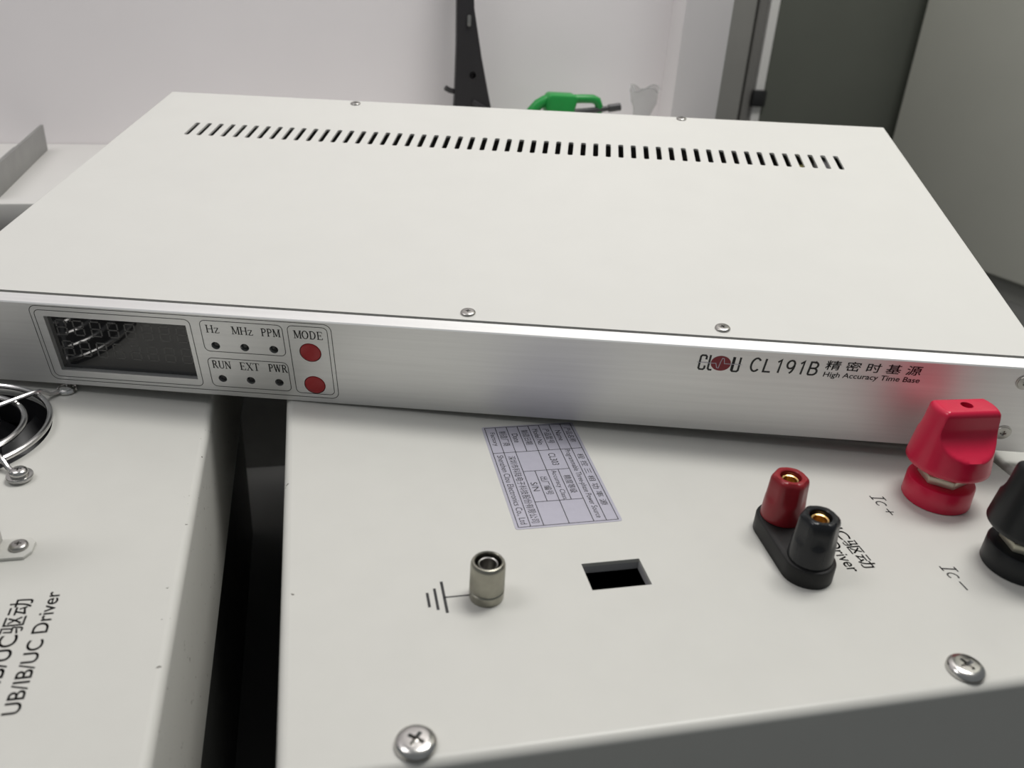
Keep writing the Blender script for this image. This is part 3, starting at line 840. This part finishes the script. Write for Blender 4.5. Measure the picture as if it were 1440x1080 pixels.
# indicators and buttons
for x, z in leds:
    bm = bmesh.new(); add_lathe(bm, [(0, 0), (1.9, 0), (1.9, 5), (1.3, 6.0), (0, 6.4)], 28)
    for v_ in bm.verts: v_.co = Vector((x + v_.co.x, 7.2 - v_.co.z, z + v_.co.y))
    bmesh.ops.recalc_face_normals(bm, faces=list(bm.faces))
    finish(bm, 'indicator_led', M['led_dark'], inst)
for x, z in btns:
    bm = bmesh.new(); add_lathe(bm, [(0, 0), (4.6, 0), (4.6, 8.2), (4.4, 8.7), (3.6, 9.1), (1.5, 9.25), (0, 9.3)], 48)
    for v_ in bm.verts: v_.co = Vector((x + v_.co.x, 8.6 - v_.co.z, z + v_.co.y))
    bmesh.ops.recalc_face_normals(bm, faces=list(bm.faces))
    finish(bm, 'push_button', M['button_red'], inst)
# rear feet that prop the instrument up
for x, y, h in ((-200, 150, 23.2), (150, 210, 35.0)):
    bm = bmesh.new(); add_lathe(bm, [(0, 1.0), (7, 1.0), (8, -h + 3), (7.4, -h), (0, -h)], 32, x, y)
    finish(bm, 'rear_foot', M['base_black'], inst)
# screws
cs = cross_screw('cover_screw', pan(3.3, 1.2), 1.7, .9, M['steel_dull'])
cs.parent = inst; cs.location = Vector((-0.6, 15.3, ZC)) * S
copy_part(cs, inst, (109, 16, ZC), .5); copy_part(cs, inst, (-110.6, 271.0, ZC), .2); copy_part(cs, inst, (108.1, 273.6, ZC), .8)
ps = cross_screw('panel_screw', [(0, 0), (3.6, 0), (3.6, .25), (3.1, .3), (3.0, .55), (1.6, .8), (0, .85)], 2.1, .75, M['steel_dull'], .3)
ps.parent = inst; ps.rotation_euler = (pi / 2, 0, 0); ps.location = Vector((231.0, 0, 10.1)) * S
p2 = copy_part(ps, inst, (231.0, 0, 36.6)); p2.rotation_euler = (pi / 2, .6, 0)

# ================================================================== LIGHT
def area(name, loc, target, sx, sy, power, col=(1, 1, 1)):
    l = bpy.data.lights.new(name, 'AREA'); l.shape = 'RECTANGLE'; l.size = sx; l.size_y = sy; l.energy = power; l.color = col
    o = bpy.data.objects.new(name, l); COL.objects.link(o); o.location = loc
    o.rotation_euler = (Vector(target) - Vector(loc)).to_track_quat('-Z', 'Y').to_euler()
    return o
area('overhead_light', (0.42, 0.16, 1.2), (0.42, 0.16, 0), 0.6, 0.35, 12.2, (1, 0.985, 0.95))
area('overhead_light', (-0.85, 0.08, 1.3), (-0.85, 0.08, 0), 0.8, 0.4, 6.0, (1, 0.97, 0.97))  # added fill lamp, out of view, brightening the back wall at left

w = bpy.data.worlds.new('World'); scene.world = w; w.use_nodes = True
w.node_tree.nodes['Background'].inputs['Color'].default_value = (0.92, 0.97, 1.0, 1)
w.node_tree.nodes['Background'].inputs['Strength'].default_value = 0.2

# ================================================================== CAMERA
cam = bpy.data.cameras.new('camera'); co = bpy.data.objects.new('camera', cam); COL.objects.link(co)
cam.sensor_fit = 'HORIZONTAL'; cam.sensor_width = 36; cam.lens = 1236.0833 / 1440 * 36
cam.clip_start = 0.01
Rm = Matrix(((0.977124, 0.048022, -0.207179), (-0.20482, 0.474751, -0.855956), (0.057253, 0.878809, 0.473727)))
co.matrix_world = Matrix.Translation(Vector((-61.159308, -336.91803, 202.176756)) * S) @ Rm.to_4x4()
cam.dof.use_dof = True; cam.dof.focus_distance = 0.40; cam.dof.aperture_fstop = 14
scene.camera = co

scene.view_settings.view_transform = 'Standard'; scene.view_settings.look = 'None'
scene.view_settings.exposure = 0.0; scene.view_settings.gamma = 1.0
scene.view_settings.use_curve_mapping = False
